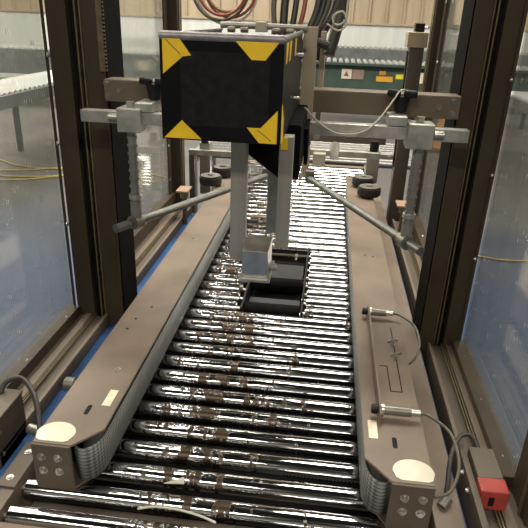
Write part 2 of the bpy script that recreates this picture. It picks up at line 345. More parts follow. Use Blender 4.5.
for k in range(1, 21): copy_tree(fb, (0, .0771*k, 0), O2[k]+' '+rearlab)
# lower tape unit in the opening
lt = thing('lower_tape_unit', 'black recessed tape unit in the middle of the roller bed', 'tape unit', (-.15, 2.1, .5))
for x in (-.262, -.042): obj('side_plate', box(nb(), x, x+.008, 1.79, 2.42, .52, .645, .002), BLACK, lt)
obj('tray', box(nb(), -.254, -.042, 1.80, 2.41, .52, .535), MATBLK, lt)
for y, z in ((1.86, .60), (2.06, .615), (2.26, .60)): obj('drum', cyl(nb(), (-.25, y, z), (-.046, y, z), .03, seg=32, bev=.003), DEAD, lt)
b = nb(); prism(b, [(1.80, .56), (1.95, .60), (1.95, .608), (1.80, .568)], -.245, -.05, 'x'); obj('wiper_plate', b, BLACK, lt)
b = nb(); prism(b, [(2.1, .60), (2.22, .632), (2.22, .638), (2.1, .608)], -.245, -.05, 'x'); obj('wiper_plate', b, BLACK, lt)
b = nb()
for y in (1.83, 1.95, 2.1): cyl(b, (-.045, y, .61), (-.03, y, .61), .008, seg=8)
obj('pivot_nuts', b, ALU, lt)
obj('spring', tube(nb(), [(-.09+.006*math.cos(a*.9), 2.28+.004*a/2, .64+.006*math.sin(a*.9)) for a in range(0, 30)], .0012, 6, 2), ALU, lt)
# ------------------------------------------------------------------ side rails
ZT = .775
def make_rail(side):
    # side -1 left (inner edge toward +X); build in a mirrored local frame
    if side < 0: X = lambda u: -.565+u
    else: X = lambda u: .268-u
    # u=0 outer edge, u=.135 inner edge
    t = thing('side_rail', 'long taupe rail on the %s of the rollers, its lid %s' % (('left', 'plain with one screw') if side < 0 else ('right', 'slotted')),
              'conveyor rail', (X(.07), 1.9, .653))
    yr = 3.25
    poly = [(X(0), .877), (X(.084), .877), (X(.135), .937), (X(.135), yr), (X(0), yr)]
    obj('lid', prism(nb(), poly, ZT-.006, ZT, 'z', .0012), TAUPE, t)
    obj('outer_wall', box(nb(), min(X(0), X(.005)), max(X(0), X(.005)), .882, yr, .655, ZT-.006), TAUPE, t)
    poly2 = [(X(0), .88), (X(.084), .88), (X(.125), .945), (X(.125), yr), (X(0), yr)]
    obj('bottom_plate', prism(nb(), poly2, .653, .659, 'z'), DTAUPE, t)
    obj('dark_gap_core', prism(nb(), [(X(.02), .95), (X(.08), .95), (X(.115), .99), (X(.115), yr-.01), (X(.02), yr-.01)], .66, ZT-.007, 'z'), MATBLK, t)  # matt black filler: shade of the gap under the lid put into colour
    ep = obj('end_plate', box(nb(), min(X(-.001), X(.084)), max(X(-.001), X(.084)), .872, .880, .653, ZT-.002, .0015), DTAUPE, t)
    for u in (.020, .056):
        for z in (.742, .706): obj('bolt', bolt(nb(), (X(u), .872, z), (0, -1, 0), .0068, .007), ALU, ep)
    # belt: inner face, round nose
    path = [(X(.128), yr-.02), (X(.131), 1.02), (X(.131), .97)]
    for a in range(0, 160, 10):
        an = math.radians(a); path.append((X(.099+.032*math.cos(an)), .950-.056*math.sin(an)))
    b = nb(); prev = None
    for (x, y) in path:
        cur = [b.verts.new((x, y, .668)), b.verts.new((x, y, .754))]
        if prev: f = b.faces.new((prev[0], cur[0], cur[1], prev[1])); f.smooth = True
        prev = cur
    o = obj('belt', b, BELT, t, label='grey studded carton belt')
    md = o.modifiers.new('s', 'SOLIDIFY'); md.thickness = .004; md.offset = 0
    # pulley inside the nose
    obj('pulley', cyl(nb(), (X(.100), .957, .662), (X(.100), .957, .767), .026, seg=28), GREYST, t)
    # shiny recess
    b = nb(); n = 18; pts = []
    ca = (X(.038), .927)
    for i in range(n+1):
        an = PI*i/n; pts.append((ca[0]+.042*math.cos(an), ca[1]-.018+.036*math.sin(an)))
    pts += [(ca[0]-.036, .890), (ca[0]-.026, .884), (ca[0]+.026, .884), (ca[0]+.036, .890)]
    obj('bare_plate', prism(nb(), pts, ZT-.001, ZT+.0012), CREAM, t, label='bare cream coloured metal patch')
    # slot
    b = nb(); s = 1 if side < 0 else -1
    pts = []
    for i in range(9): an = PI*i/8; pts.append((.0052*math.cos(an), .012+.0052*math.sin(an)))
    for i in range(9): an = PI+PI*i/8; pts.append((.0052*math.cos(an), -.012+.0052*math.sin(an)))
    sx, sy = (X(.074), .995) if side < 0 else (X(.068), .992)
    obj('slot', prism(nb(), [(sx+a, sy+c) for a, c in pts], ZT-.001, ZT+.0006), MATBLK, t)
    lx, ly = (X(.108), 1.045) if side < 0 else (X(.113), 1.03)
    obj('label_sticker', box(nb(), lx-.010, lx+.010, ly-.030, ly+.030, ZT, ZT+.0008), LABEL, t)
    if side < 0:
        obj('screw', bolt(nb(), (X(.085), 1.16, ZT), (0, 0, 1), .006, .004), ALU, t)
        for u, y in ((.04, 1.36), (.045, 1.42), (.07, 1.5), (.06, 2.1)): obj('hole', cyl(nb(), (X(u), y, ZT-.001), (X(u), y, ZT+.0005), .004, seg=12), MATBLK, t)
    else:
        # adjusting slot plate outline, wing screws
        b = nb(); 
        for seg in (((.032, 1.18), (.032, 1.50)), ((.060, 1.18), (.060, 1.29)), ((.032, 1.18), (.060, 1.18)), ((.060, 1.29), (.078, 1.29))):
            (u0, y0), (u1, y1) = seg
            box(b, min(X(u0), X(u1))-.0013, max(X(u0), X(u1))+.0013, y0-.0013, y1+.0013, ZT-.0005, ZT+.0007)
        obj('slot_groove', b, MATBLK, t)
        for u, y in ((.036, 1.40), (.034, 1.33)):
            b = cyl(nb(), (X(u), y, ZT), (X(u), y, ZT+.014), .005, seg=12)
            box(b, X(u)-.016, X(u)+.016, y-.002, y+.002, ZT+.010, ZT+.019, .001, Matrix.Rotation(.5, 3, 'Z').to_quaternion())
            obj('wing_screw', b, ALU, t)
        for u, y in ((.05, 2.05), (.08, 2.06)): obj('hole', cyl(nb(), (X(u), y, ZT-.001), (X(u), y, ZT+.0005), .004, seg=12), MATBLK, t)
    return t
make_rail(-1); make_rail(1)
b = nb()
for i in range(30): cyl(b, (.274, 1.0+i*.0771, .69), (.281, 1.0+i*.0771, .69), .004, seg=8)
# ------------------------------------------------------------------ sensor bracket on the right rail
sb = thing('sensor_bracket', 'upright taupe bar with two barrel sensors on the right rail', 'sensor bracket', (.17, 1.35, ZT))
b = prism(nb(), [(1.045, ZT+.001), (1.575, ZT+.001), (1.575, ZT+.03), (1.555, ZT+.04), (1.065, ZT+.04), (1.045, ZT+.03)], .168, .173, 'x', .0008)
obj('bar', b, TAUPE, sb)
for y, ln in ((1.075, .068), (1.55, .050)):
    b = cyl(nb(), (.174, y, ZT+.022), (.174+ln, y, ZT+.022), .011, seg=24, bev=.001)
    s_ = obj('barrel_sensor', b, SENSOR, sb)
    obj('sensor_tip', cyl(nb(), (.152, y, ZT+.022), (.167, y, ZT+.022), .011, seg=20, bev=.002), BLACK, s_)
    obj('lock_nut', cyl(nb(), (.174, y, ZT+.022), (.180, y, ZT+.022), .016, seg=6), ALU, s_)
    obj('sleeve', cyl(nb(), (.174+ln, y, ZT+.022), (.174+ln+.02, y, ZT+.022), .008, seg=20), ALU, s_)
    base = .195+ln
    obj('sensor_cable', tube(nb(), [(base, y, ZT+.022), (base+.02, y-.008, ZT+.022), (base+.06, y-.05, ZT+.012), (base+.068, y-.12, ZT-.012), (base+.045, y-.17, ZT-.035), (base+.012, y-.18, ZT-.045)], .0036), GCABLE, s_)
# ------------------------------------------------------------------ wheels on rails
def wheel(x, y, label, z=ZT+.008, r=.06):
    t = thing('guide_roller', label, 'wheel', (x, y, ZT))
    obj('tyre', cyl(nb(), (x, y, z), (x, y, z+.046), r, seg=36, bev=.006), RUBBER, t)
    obj('face', cyl(nb(), (x, y, z+.045), (x, y, z+.048), r*.86, seg=36), SENSOR, t)
    obj('hub', cyl(nb(), (x, y, ZT), (x, y, z+.056), r*.25, seg=20), GREYST, t)
wheel(-.594, 2.89, 'nearer black rubber wheel lying flat on the left rail')
wheel(-.565, 3.09, 'farther black rubber wheel on the left rail, behind the nearer one')
wheel(.244, 2.87, 'nearer black rubber wheel lying flat on the right rail')
wheel(.222, 3.06, 'farther black rubber wheel on the right rail, behind the nearer one')
# ------------------------------------------------------------------ side beams (enclosure base)
def beam(side, y0, y1, label):
    t = thing('enclosure_beam', label, 'beam', ((-.76 if side < 0 else .43), (y0+y1)/2, .45))
    a, c = (-.83, -.70) if side < 0 else (.385, .497)
    obj('channel', box(nb(), a, c, y0, y1, .53, .642, .003), DTAUPE, t)
    inn = c if side < 0 else a; sg = -1 if side < 0 else 1
    # ribs of the extrusion: (offset from inner edge, width, material)
    for off, wd, mt, h in ((.0, .010, TAUPE, .652), (.040, .003, SEAM, .653), (.047, .003, SEAM, .653), (.056, .022, TAUPE, .650)):
        x = inn+sg*off; x1 = x+sg*wd
        obj('rib', box(nb(), min(x, x1), max(x, x1), y0, y1, .642, h, .0006), mt, t)
    return t
beam(-1, .70, 1.645, 'ribbed bronze base beam under the left guard door')
beam(1, .70, 1.645, 'ribbed bronze base beam under the right guard door')
beam(-1, 1.80, 2.90, 'ribbed bronze base beam under the rear left guard panel')
beam(1, 1.80, 2.90, 'ribbed bronze base beam under the rear right guard panel')
# ------------------------------------------------------------------ main posts
def post(side):
    if side < 0: X = lambda u: -.81+u; W = .16
    else: X = lambda u: .482-u; W = .122
    t = thing('enclosure_post', 'tall dark bronze post at the %s end of the cross beam%s' % (('left', ', toothed rack') if side < 0 else ('right', '')), 'post', (X(W/2), 1.72, 0))
    bx = lambda u0, u1, y0, y1, z0, z1, bv=.002: box(nb(), min(X(u0), X(u1)), max(X(u0), X(u1)), y0, y1, z0, z1, bv)
    k = W/.16
    obj('jamb', bx(0, .06*k, 1.65, 1.78, .0, 2.45), BROWN, t)
    obj('groove', bx(.055*k, .11*k, 1.672, 1.79, .0, 2.45), MATBLK, t)
    for u in (.082, .096): obj('groove_edge', bx(u*k, (u+.005)*k, 1.652, 1.70, .0, 2.45, .001), SEAM, t)
    obj('column', bx(.101*k, W, 1.655, 1.80, .0, 2.45), BROWN, t)
    obj('inner_track', bx(W, W+.004, 1.662, 1.80, .0, 2.45, .001), DEAD, t)
    if side < 0:
        b = nb()
        box(b, X(W)-.012, X(W)+.001, 1.648, 1.655, 1.45, 2.4)
        for i in range(90): box(b, X(W)+.000, X(W)+.009, 1.648, 1.655, 1.452+i*.0105, 1.457+i*.0105)
        obj('toothed_rack', b, SEAM, t)
    for z in ((.80, .83, .86) if side < 0 else (.83, .86)):
        obj('plug', cyl(nb(), (X(.04*k+.05*k), 1.6515, z), (X(.09*k), 1.668, z), .003, seg=10), MATBLK, t)
post(-1); post(1)
# ------------------------------------------------------------------ doors and rear panels
def panel(name, label, cat, x, y0, y1, z0, z1, bolts, side, stile=.005, rail_h=.045):
    t = thing(name, label, cat, (x, (y0+y1)/2, z0))
    pn = obj('pane', box(nb(), x-.003, x+.003, y0, y1, z0, z1), PANE, t)
    s = -side
    xa, xb = (x+.003*s, x+.016*s)
    lo, hi = min(xa, xb), max(xa, xb)
    obj('bottom_rail', box(nb(), lo-.02, hi+.012, y0, y1, z0-rail_h+.01, z0+.012, .002), BROWN, t)
    obj('stile', box(nb(), lo, hi-.004, y1-stile, y1, z0, z1, .002), BROWN, t)
    for (y, z) in bolts: obj('bolt', bolt(nb(), (hi if side < 0 else lo, y, z), (s, 0, 0), .0055, .004), ALU, t)
    return t
panel('guard_door', 'clear scratched guard door in bronze frame on the left side', 'guard door', -.825, .80, 1.648, .665, 2.4,
      [(1.636, 1.49), (1.636, 1.235), (1.636, .975), (1.30, .672), (1.56, .672), (1.636, 1.75), (1.05, .672)], -1)
panel('guard_door', 'clear scratched guard door in bronze frame on the right side', 'guard door', .495, 1.04, 1.648, .66, 2.4,
      [(1.638, 1.48), (1.638, 1.22), (1.638, .96), (1.55, .665), (1.33, .665), (1.11, .665), (1.638, 1.75)], 1)
panel('rear_guard_screen', 'clear guard panel behind the left post, towards the rear', 'guard panel', -.825, 1.80, 2.92, .70, 2.4,
      [(2.86, .98), (2.86, 1.4), (2.5, .71), (2.86, .80), (2.1, .71)], -1, .05)
panel('rear_guard_screen', 'clear guard panel behind the right post, towards the rear', 'guard panel', .495, 1.80, 2.85, .70, 2.4,
      [(2.80, 1.45), (2.80, 1.22), (2.80, 1.7), (2.5, .71), (2.3, .71)], 1, .05)
b = box(nb(), .482, .56, .93, 1.035, 0, 2.4, .004)
t = thing('front_guard_post', 'dark bronze post at the near end of the right guard door', 'post', (.52, .98, 0))
obj('shaft', b, BROWN, t); obj('edge_strip', box(nb(), .476, .482, .96, .966, 0, 2.4, .001), SEAM, t)
t = thing('rear_guard_post', 'thin bronze post at the rear end of the left guard panel', 'post', (-.80, 2.98, 0))
obj('shaft', box(nb(), -.83, -.765, 2.93, 3.02, 0, 2.5, .003), BROWN, t); obj('edge_strip', box(nb(), -.764, -.76, 2.95, 2.97, 0, 2.5, .001), SEAM, t)
t = thing('rear_guard_post', 'thin bronze post at the rear end of the right guard panel', 'post', (.49, 2.9, 0))
obj('shaft', box(nb(), .45, .51, 2.86, 2.96, 0, 2.5, .003), BROWN, t); obj('edge_strip', box(nb(), .445, .45, 2.88, 2.90, 0, 2.5, .001), SEAM, t)
# rear column right
t = thing('machine_column', 'short taupe column with black cap beyond the right end of the cross beam', 'column', (.39, 3.05, 0))
obj('shaft', box(nb(), .375, .445, 3.02, 3.10, 0, 1.56, .004), DTAUPE, t)
obj('head_plate', box(nb(), .358, .455, 3.0, 3.11, 1.50, 1.57, .004), TAN, t)
obj('cap', box(nb(), .39, .435, 3.02, 3.08, 1.57, 1.61, .004), BLACK, t)
obj('cap_screw', cyl(nb(), (.437, 3.05, 1.59), (.451, 3.05, 1.59), .008, seg=10), ALU, t)
obj('side_slot', box(nb(), .369, .375, 3.04, 3.08, .9, 1.48, .001), MATBLK, t)
# ------------------------------------------------------------------ cross beam
t = thing('cross_beam', 'thick taupe beam bridging the two tall posts behind the black cover', 'beam', (-.15, 1.67, 1.37))
obj('bar', box(nb(), -.648, .358, 1.63, 1.70, 1.37, 1.432, .004), BEAM, t)
for x, z in ((-.638, 1.42), (-.635, 1.385), (-.600, 1.402), (.338, 1.418), (.338, 1.385), (.30, 1.40)):
    obj('bolt', bolt(nb(), (x, 1.63, z), (0, -1, 0), .007, .006), SENSOR, t)
def knob(x, label):
    t = thing('clamp_knob', label, 'knob', (x, 1.60, 1.36))
    b = cyl(nb(), (x, 1.60, 1.385), (x, 1.60, 1.428), .015, .022, seg=20, bev=.003)
    for a in (-1, 1): box(b, x+a*.022-.018, x+a*.022+.018, 1.59, 1.61, 1.425, 1.445, .006, Matrix.Rotation(-a*.06 + .08, 3, 'Y').to_quaternion())
    obj('handle', b, BLACK, t)
    obj('stem', cyl(nb(), (x, 1.60, 1.352), (x, 1.60, 1.386), .008, seg=12), ALU, t)
    obj('clamp_block', box(nb(), x-.036, x+.014, 1.53, 1.62, 1.360, 1.385, .003), ZINC, t)
knob(.195, 'black tee knob on the guide bar right of the cover'); knob(-.49, 'black tee knob on the guide bar left of the cover')
# ------------------------------------------------------------------ guide bar (square steel)
t = thing('guide_bar', 'square steel bar running across in front of the posts', 'bar', (-.16, 1.55, 1.32))
obj('bar', box(nb(), -.684, .372, 1.535, 1.568, 1.325, 1.358, .002), ZINC, t)
def holder(x, label, s):
    t = thing('rod_holder', label, 'rod holder', (x, 1.55, 1.02))
    obj('clamp', box(nb(), x-.034, x+.034, 1.518, 1.585, 1.305, 1.370, .003), ZINC, t)
    obj('top_bolt', cyl(nb(), (x-.002, 1.55, 1.372), (x-.002, 1.55, 1.385), .012, seg=6), ALU, t)
    obj('side_bolt', cyl(nb(), (x+s*.036, 1.535, 1.342), (x+s*.062, 1.535, 1.342), .012, seg=6, bev=.001), ALU, t)
    xr = x+s*.004
    b = cyl(nb(), (xr, 1.55, 1.06), (xr, 1.55, 1.31), .0120, seg=20)
    obj('rod', b, GREYST, t)
    for i in range(8): obj('collar', cyl(nb(), (xr, 1.55, 1.285-i*.024), (xr, 1.55, 1.291-i*.024), .0150, seg=20), GREYST, t)
    obj('lower_sleeve', cyl(nb(), (xr, 1.55, 1.03), (xr, 1.55, 1.10), .0165, seg=20, bev=.002), GREYST, t)
    obj('hose_clamp', cyl(nb(), (xr, 1.55, 1.105), (xr, 1.55, 1.12), .0185, seg=20, bev=.002), ALU, t)
holder(-.540, 'steel clamp and ringed hanging rod left of the black cover', -1)
holder(.246, 'steel clamp and ringed hanging rod right of the black cover', 1)
for s, xe, xt, label in ((-1, -.545, -.222, 'round grey rod slanting inward from the left hanging rod'), (1, .248, -.05, 'round grey rod slanting inward from the right hanging rod')):
    p0 = Vector((xe, 1.55, 1.035)); p1 = Vector((xt, 2.17, 1.035)); d = (p1-p0).normalized()
    a = p0-d*.085; t = thing('slanted_guide_rod', label, 'rod', tuple(p0))
    obj('rod', cyl(nb(), a, p1, .0125, seg=24, bev=.002), ROD, t)
    b = cyl(nb(), p0-d*.02, p0+d*.018, .022, seg=24, bev=.003); obj('swivel_clamp', b, SENSOR, t)
    obj('end_block', box(nb(), p1.x-.018, p1.x+.018, p1.y, p1.y+.03, p1.z-.016, p1.z+.03, .003), SENSOR, t)
# ------------------------------------------------------------------ tape head cover
t = thing('tape_head_cover', 'open-topped black steel cover with yellow corner tape above the conveyor', 'machine cover', (-.19, 1.3, 1.4))
x0, x1, y0, y1, z0, z1 = -.30, -.081, 1.02, 1.60, 1.398, 1.580
obj('front_panel', box(nb(), x0, x1, y0, y0+.004, z0, z1-.004, .0015), COVER, t)
obj('left_panel', box(nb(), x0, x0+.003, y0+.004, y1, z0, z1-.004), COVER, t)
obj('right_panel', box(nb(), x1-.003, x1, y0+.004, y1, z0, z1-.004), COVER, t)
obj('bottom_panel', box(nb(), x0+.003, x1-.003, y0+.004, 1.50, z0, z0+.003), COVER, t)
b = cyl(nb(), (x0, y0+.006, z1-.005), (x1, y0+.006, z1-.005), .0085, seg=14, bev=.001)
cyl(b, (x0+.003, y0, z1-.003), (x0+.003, y1, z1-.003), .003, seg=10); cyl(b, (x1-.003, y0, z1-.003), (x1-.003, y1, z1-.003), .0055, seg=10)
obj('rim', b, mat('worn_rim', (.20, .185, .19), .4, .4, (.3, .28, .27), 60), t, label='worn grey rim')
b = cyl(nb(), (x0, y1, z1+.008), (x1+.01, y1, z1+.008), .008, seg=16)
h = obj('hinge_bar', b, LEGM, t)
for x in (-.27, -.235, -.15, -.115): obj('knuckle', cyl(nb(), (x-.010, y1-.008, z1-.002), (x+.010, y1-.008, z1-.002), .0075, seg=14, bev=.001), SENSOR, h)
obj('hinge_plate', box(nb(), -.205, -.175, y1-.025, y1+.015, z1-.006, z1+.020, .002), CREAM, h)
obj('rubbed_patch', box(nb(), -.263, -.105, y0-.0008, y0, 1.425, 1.552), PATCH, t)
YF = y0-.0014
decs = [[(-.294, 1.575), (-.266, 1.575), (-.243, 1.545), (-.258, 1.543), (-.294, 1.513)],
        [(-.166, 1.572), (-.090, 1.572), (-.113, 1.542), (-.137, 1.542)],
        [(-.296, 1.401), (-.262, 1.434), (-.258, 1.430), (-.226, 1.401)],
        [(-.143, 1.427), (-.118, 1.427), (-.088, 1.459), (-.088, 1.400), (-.120, 1.400)]]
for d in decs: obj('yellow_corner_tape', prism(nb(), [(a, c) for a, c in d], YF, y0, 'y'), YEL, t)
b = nb()
for (a, c) in (((-.289, 1.571), (-.262, 1.546)), ((-.124, 1.424), (-.098, 1.405)), ((-.11, 1.545), (-.094, 1.566))):
    tube(b, [(a[0], YF-.0003, a[1]), (c[0], YF-.0003, c[1])], .0006, 6, 0)
obj('tape_crease', b, DTAUPE, t)
for yy in (1.06, 1.14, 1.30):
    obj('side_tape', prism(nb(), [(yy, 1.57), (yy+.05, 1.57), (yy+.02, 1.535), (yy, 1.535)], x1, x1+.001, 'x'), YEL, t)
obj('side_tape', prism(nb(), [(1.022, 1.40), (1.06, 1.40), (1.06, 1.44), (1.022, 1.47)], x1, x1+.001, 'x'), YEL, t)
obj('side_screw', cyl(nb(), (x1, 1.42, 1.53), (x1+.014, 1.42, 1.53), .006, seg=10), ALU, t)
obj('side_screw', cyl(nb(), (x1, 1.35, 1.44), (x1+.014, 1.35, 1.44), .005, seg=10), ALU, t)
# tape head under the cover
t = thing('taping_unit', 'grey upper tape head with two tube legs hanging under the black cover', 'tape head', (-.12, 1.3, 1.1))
obj('leg', box(nb(), -.187, -.155, 1.11, 1.142, 1.125, 1.397, .002), LEGM, t)
obj('leg', box(nb(), -.090, -.062, 1.11, 1.142, 1.160, 1.397, .002), LEGM, t)
bk = obj('roller_block', box(nb(), -.154, -.100, 1.07, 1.165, 1.106, 1.166, .0015), ALU, t)
obj('bottom_flange', box(nb(), -.160, -.094, 1.06, 1.17, 1.100, 1.106, .001), ALU, bk)
obj('flange_bolt', cyl(nb(), (-.099, 1.12, 1.112), (-.085, 1.12, 1.112), .008, seg=10), GREYST, bk)
obj('arm_bolt', cyl(nb(), (-.061, 1.125, 1.175), (-.040, 1.125, 1.175), .005, seg=10), ALU, t)
obj('body', prism(nb(), [(-.205, 1.396), (-.055, 1.396), (-.055, 1.275), (-.10, 1.275), (-.205, 1.35)], 1.25, 1.58, 'y', .002), DEAD, t)
obj('wiper_blade', box(nb(), -.135, -.108, 1.36, 1.368, 1.10, 1.27, .001), GREYST, t)
obj('knife_guard', prism(nb(), [(1.42, 1.36), (1.58, 1.36), (1.55, 1.25), (1.50, 1.25)], -.0545, -.045, 'x', .001), DEAD, t)
obj('yellow_edge_guard', box(nb(), -.087, -.073, 1.105, 1.109, 1.372, 1.396, .001), YEL, t)
t = thing('mast', 'tan upright mast plate behind the right side of the cover', 'mast', (-.06, 1.615, 1.3))
obj('plate', box(nb(), -.079, -.042, 1.606, 1.628, 1.28, 1.592, .002), TAN, t)
obj('clevis', cyl(nb(), (-.042, 1.617, 1.555), (-.012, 1.617, 1.545), .012, seg=16, bev=.002), CABLE, t)
obj('screw', cyl(nb(), (-.070, 1.606, 1.54), (-.070, 1.596, 1.54), .005, seg=10), ALU, t)
# side of main mast seen behind
obj('rear_mast', box(nb(), -.035, -.02, 1.701, 1.78, 1.28, 1.58, .002), TAN, label='narrow tan strip mast just behind the taupe cross beam', cat='mast')
# ------------------------------------------------------------------ tubes & cables
obj('air_tube', tube(nb(), [(-.06, 1.50, 1.40), (-.02, 1.52, 1.36), (.03, 1.52, 1.335), (.09, 1.52, 1.34), (.13, 1.53, 1.37), (.17, 1.57, 1.42), (.19, 1.59, 1.445), (.22, 1.60, 1.44)], .0023), WTUBE, label='thin yellowed air tube looping from the cover to the right knob', cat='tube')
for i, (dx, col, rr) in enumerate(((0, CABLE, .011), (.022, GCABLE, .009), (.042, CABLE, .012), (-.03, REDHOSE, .007), (-.05, CABLE, .009), (.03, WTUBE, .004), (-.075, CABLE, .012), (-.10, GCABLE, .008), (.012, CABLE, .010))):
    nm = ['thick black cable hanging behind the cover', 'grey cable beside the thick black one behind the cover', 'black conduit outermost right behind the cover', 'red hose hanging between black cables behind the cover', 'third black cable from the left of the bundle behind the cover', 'thin pale tubing tied to the cable bundle', 'second black cable from the left of the bundle behind the cover', 'grey cable leftmost of the bundle behind the cover', 'black cable in the thick of the bundle behind the cover'][i]
    obj('hanging_cable', tube(nb(), [(-.09+dx, 1.78, 1.50), (-.075+dx, 1.78, 1.57), (-.05+dx*1.3, 1.80, 1.66), (-.06+dx, 1.83, 1.80), (-.05+dx, 1.85+.012*(i%3), 2.5)], rr), col, label=nm, cat='cable', group='cables behind the cover')
obj('corrugated_conduit', tube(nb(), [(-.010, 1.66, 1.52), (.0, 1.67, 1.56), (.012, 1.69, 1.62), (.02, 1.70, 1.70), (.02, 1.70, 2.5)], .016), CABLE, label='fat dark conduit dropping beside the tan mast', cat='conduit')
obj('tubing_tangle', tube(nb(), [(-.02, 1.60, 1.60), (.01, 1.60, 1.585), (.03, 1.61, 1.60), (.02, 1.61, 1.63), (-.005, 1.61, 1.62), (.0, 1.61, 1.60), (.025, 1.62, 1.61), (.03, 1.63, 1.68), (.04, 1.64, 2.5)], .0025), WTUBE, label='thin pale tubing tangled around the dark conduit', cat='tube')
# ------------------------------------------------------------------ interlock switches
t = thing('interlock_switch', 'red-fronted interlock switch box at the right guard door', 'switch', (.43, 1.0, .655))
obj('body', box(nb(), .391, .446, .998, 1.095, .654, .702, .003), DTAUPE, t)
obj('front', box(nb(), .388, .448, .955, .998, .652, .703, .004), RED, t)
obj('key_slot', box(nb(), .407, .419, .954, .956, .664, .688, .001), BLACK, t)
obj('bracket', box(nb(), .372, .3875, .86, 1.12, .56, .69, .003), DTAUPE, t)
for y in (.985, 1.04): obj('bolt', bolt(nb(), (.372, y, .67), (-1, 0, 0), .006, .006), ALU, t)
obj('cable', tube(nb(), [(.415, 1.095, .69), (.405, 1.125, .705), (.375, 1.115, .712), (.345, 1.06, .70), (.328, .99, .67), (.322, .965, .655)], .0055), CABLE, t)
obj('cable_gland', cyl(nb(), (.31, .945, .655), (.325, .962, .665), .012, seg=16), SENSOR, t)
t = thing('door_switch', 'dark bronze switch box under the left guard door', 'switch', (-.72, 1.0, .6))
obj('body', box(nb(), -.795, -.70, .95, 1.08, .60, .735, .004), BROWN, t)
obj('lid', box(nb(), -.796, -.698, .948, 1.082, .735, .742, .002), DTAUPE, t)
for z in (.70, .64): obj('screw', bolt(nb(), (-.70, .97, z), (1, 0, 0), .004, .002), SEAM, t)
obj('cable', tube(nb(), [(-.745, 1.06, .742), (-.735, 1.08, .765), (-.70, 1.09, .77), (-.65, 1.05, .75), (-.612, .99, .70), (-.605, .97, .66)], .0065), CABLE, t)
obj('gland', cyl(nb(), (-.665, 1.03, .67), (-.63, 1.02, .67), .013, seg=18, bev=.002), ALU, t)
obj('pipe_fitting', cyl(nb(), (-.692, 1.28, .62), (-.658, 1.28, .62), .022, seg=20, bev=.004), SENSOR, label='small round grey fitting in the gap left of the left rail', cat='fitting')
# debris between rollers
obj('cable_tie', tube(nb(), [(-.335, .853, .646), (-.30, .858, .652), (-.25, .858, .652), (-.20, .852, .648), (-.165, .845, .642)], .0025), TICK, label='white plastic strap lying between the two frontmost rollers', cat='strap')
b = prism(nb(), [(-.30, .93), (-.255, .935), (-.26, .955)], .645, .647); obj('paper_scrap', b, TICK, label='small torn white paper scrap behind the second roller', cat='paper scrap')
# ------------------------------------------------------------------ rear section
t = thing('rear_cross_bar', 'pale steel cross bar at the far end of the left rail', 'bar', (-.63, 3.1, .8))
obj('bar', box(nb(), -.76, -.36, 3.09, 3.12, .885, .915, .002), ZINC, t)
obj('support', box(nb(), -.705, -.645, 3.12, 3.18, .653, .95, .003), LEGM, t)
obj('cap', cyl(nb(), (-.675, 3.13, .95), (-.675, 3.13, .99), .022, seg=16), BLACK, t)
obj('foot', box(nb(), -.76, -.73, 3.09, 3.12, 0, .885, .002), DTAUPE, t)
t = thing('rear_cross_bar', 'pale steel cross bar at the far end of the right rail', 'bar', (.29, 3.14, .8))
obj('bar', box(nb(), -.10, .43, 3.19, 3.22, .905, .93, .002), ZINC, t)
obj('support', box(nb(), .235, .305, 3.135, 3.19, ZT, .955, .003), LEGM, t)
obj('cap', cyl(nb(), (.27, 3.15, .955), (.27, 3.15, 1.01), .025, seg=16), BLACK, t)
for x in (.36, .40): obj('bolt', bolt(nb(), (x, 3.19, .918), (0, -1, 0), .009, .008), CREAM, t)
obj('foot', box(nb(), .40, .43, 3.19, 3.22, 0, .905, .002), DTAUPE, t)
t = thing('fitting_block', 'cream square fitting at the end of the right slanted rod', 'fitting', (-.04, 2.3, 1.05))
obj('block', box(nb(), -.045, .005, 2.24, 2.28, 1.07, 1.12, .003), CREAM, t)
obj('arm', box(nb(), -.12, .22, 2.29, 2.31, 1.10, 1.125, .002), ZINC, t)
obj('knuckle', cyl(nb(), (.04, 2.27, 1.10), (.04, 2.31, 1.15), .018, seg=14), LEGM, t)
obj('post', box(nb(), -.09, -.06, 2.26, 2.32, 1.02, 1.35, .002), TAN, t)
obj('rear_guide_beam', box(nb(), -.60, .345, 3.30, 3.36, .96, 1.02, .004), DTAUPE, label='brown beam crossing above the far end of the rollers', cat='beam')
t = thing('exit_table', 'bright roller table crossing at the far end of the bed', 'roller table', (-.15, 4.4, 0))
obj('side_channel', box(nb(), -1.0, -.96, 4.14, 5.0, .58, .66, .003), GREYST, t)
obj('side_channel', box(nb(), .66, .70, 4.14, 5.0, .58, .66, .003), GREYST, t)
for i in range(9):
    y = 4.19+i*.092; obj('table_roller', cyl(nb(), (-.96, y, .64), (.66, y, .64), .024, seg=20), ROD, t)
for x in (-.98, .68):
    for y in (4.15, 4.90): obj('leg', box(nb(), x-.02, x+.02, y-.01, y+.03, 0, .58, .003), GREYST, t)
for s, x, nm in ((-1, -.70, 'small tan flap bracket beside the far end of the left rail'), (1, .345, 'small tan flap bracket beside the far end of the right rail')):
    x = -.69 if s < 0 else .405
    t = thing('flap_bracket', nm, 'bracket', (x, 2.70, .66))
    obj('stem', cyl(nb(), (x, 2.70, .50), (x, 2.70, .79), .012, seg=14), DTAUPE, t)
    obj('flap', box(nb(), x-.035, x+.025, 2.66, 2.76, .79, .80, .002), mat('tan_flap%d' % s, (.42, .28, .20), .5), t)
    obj('nut', cyl(nb(), (x, 2.70, .755), (x, 2.70, .785), .022, seg=8), SENSOR, t)
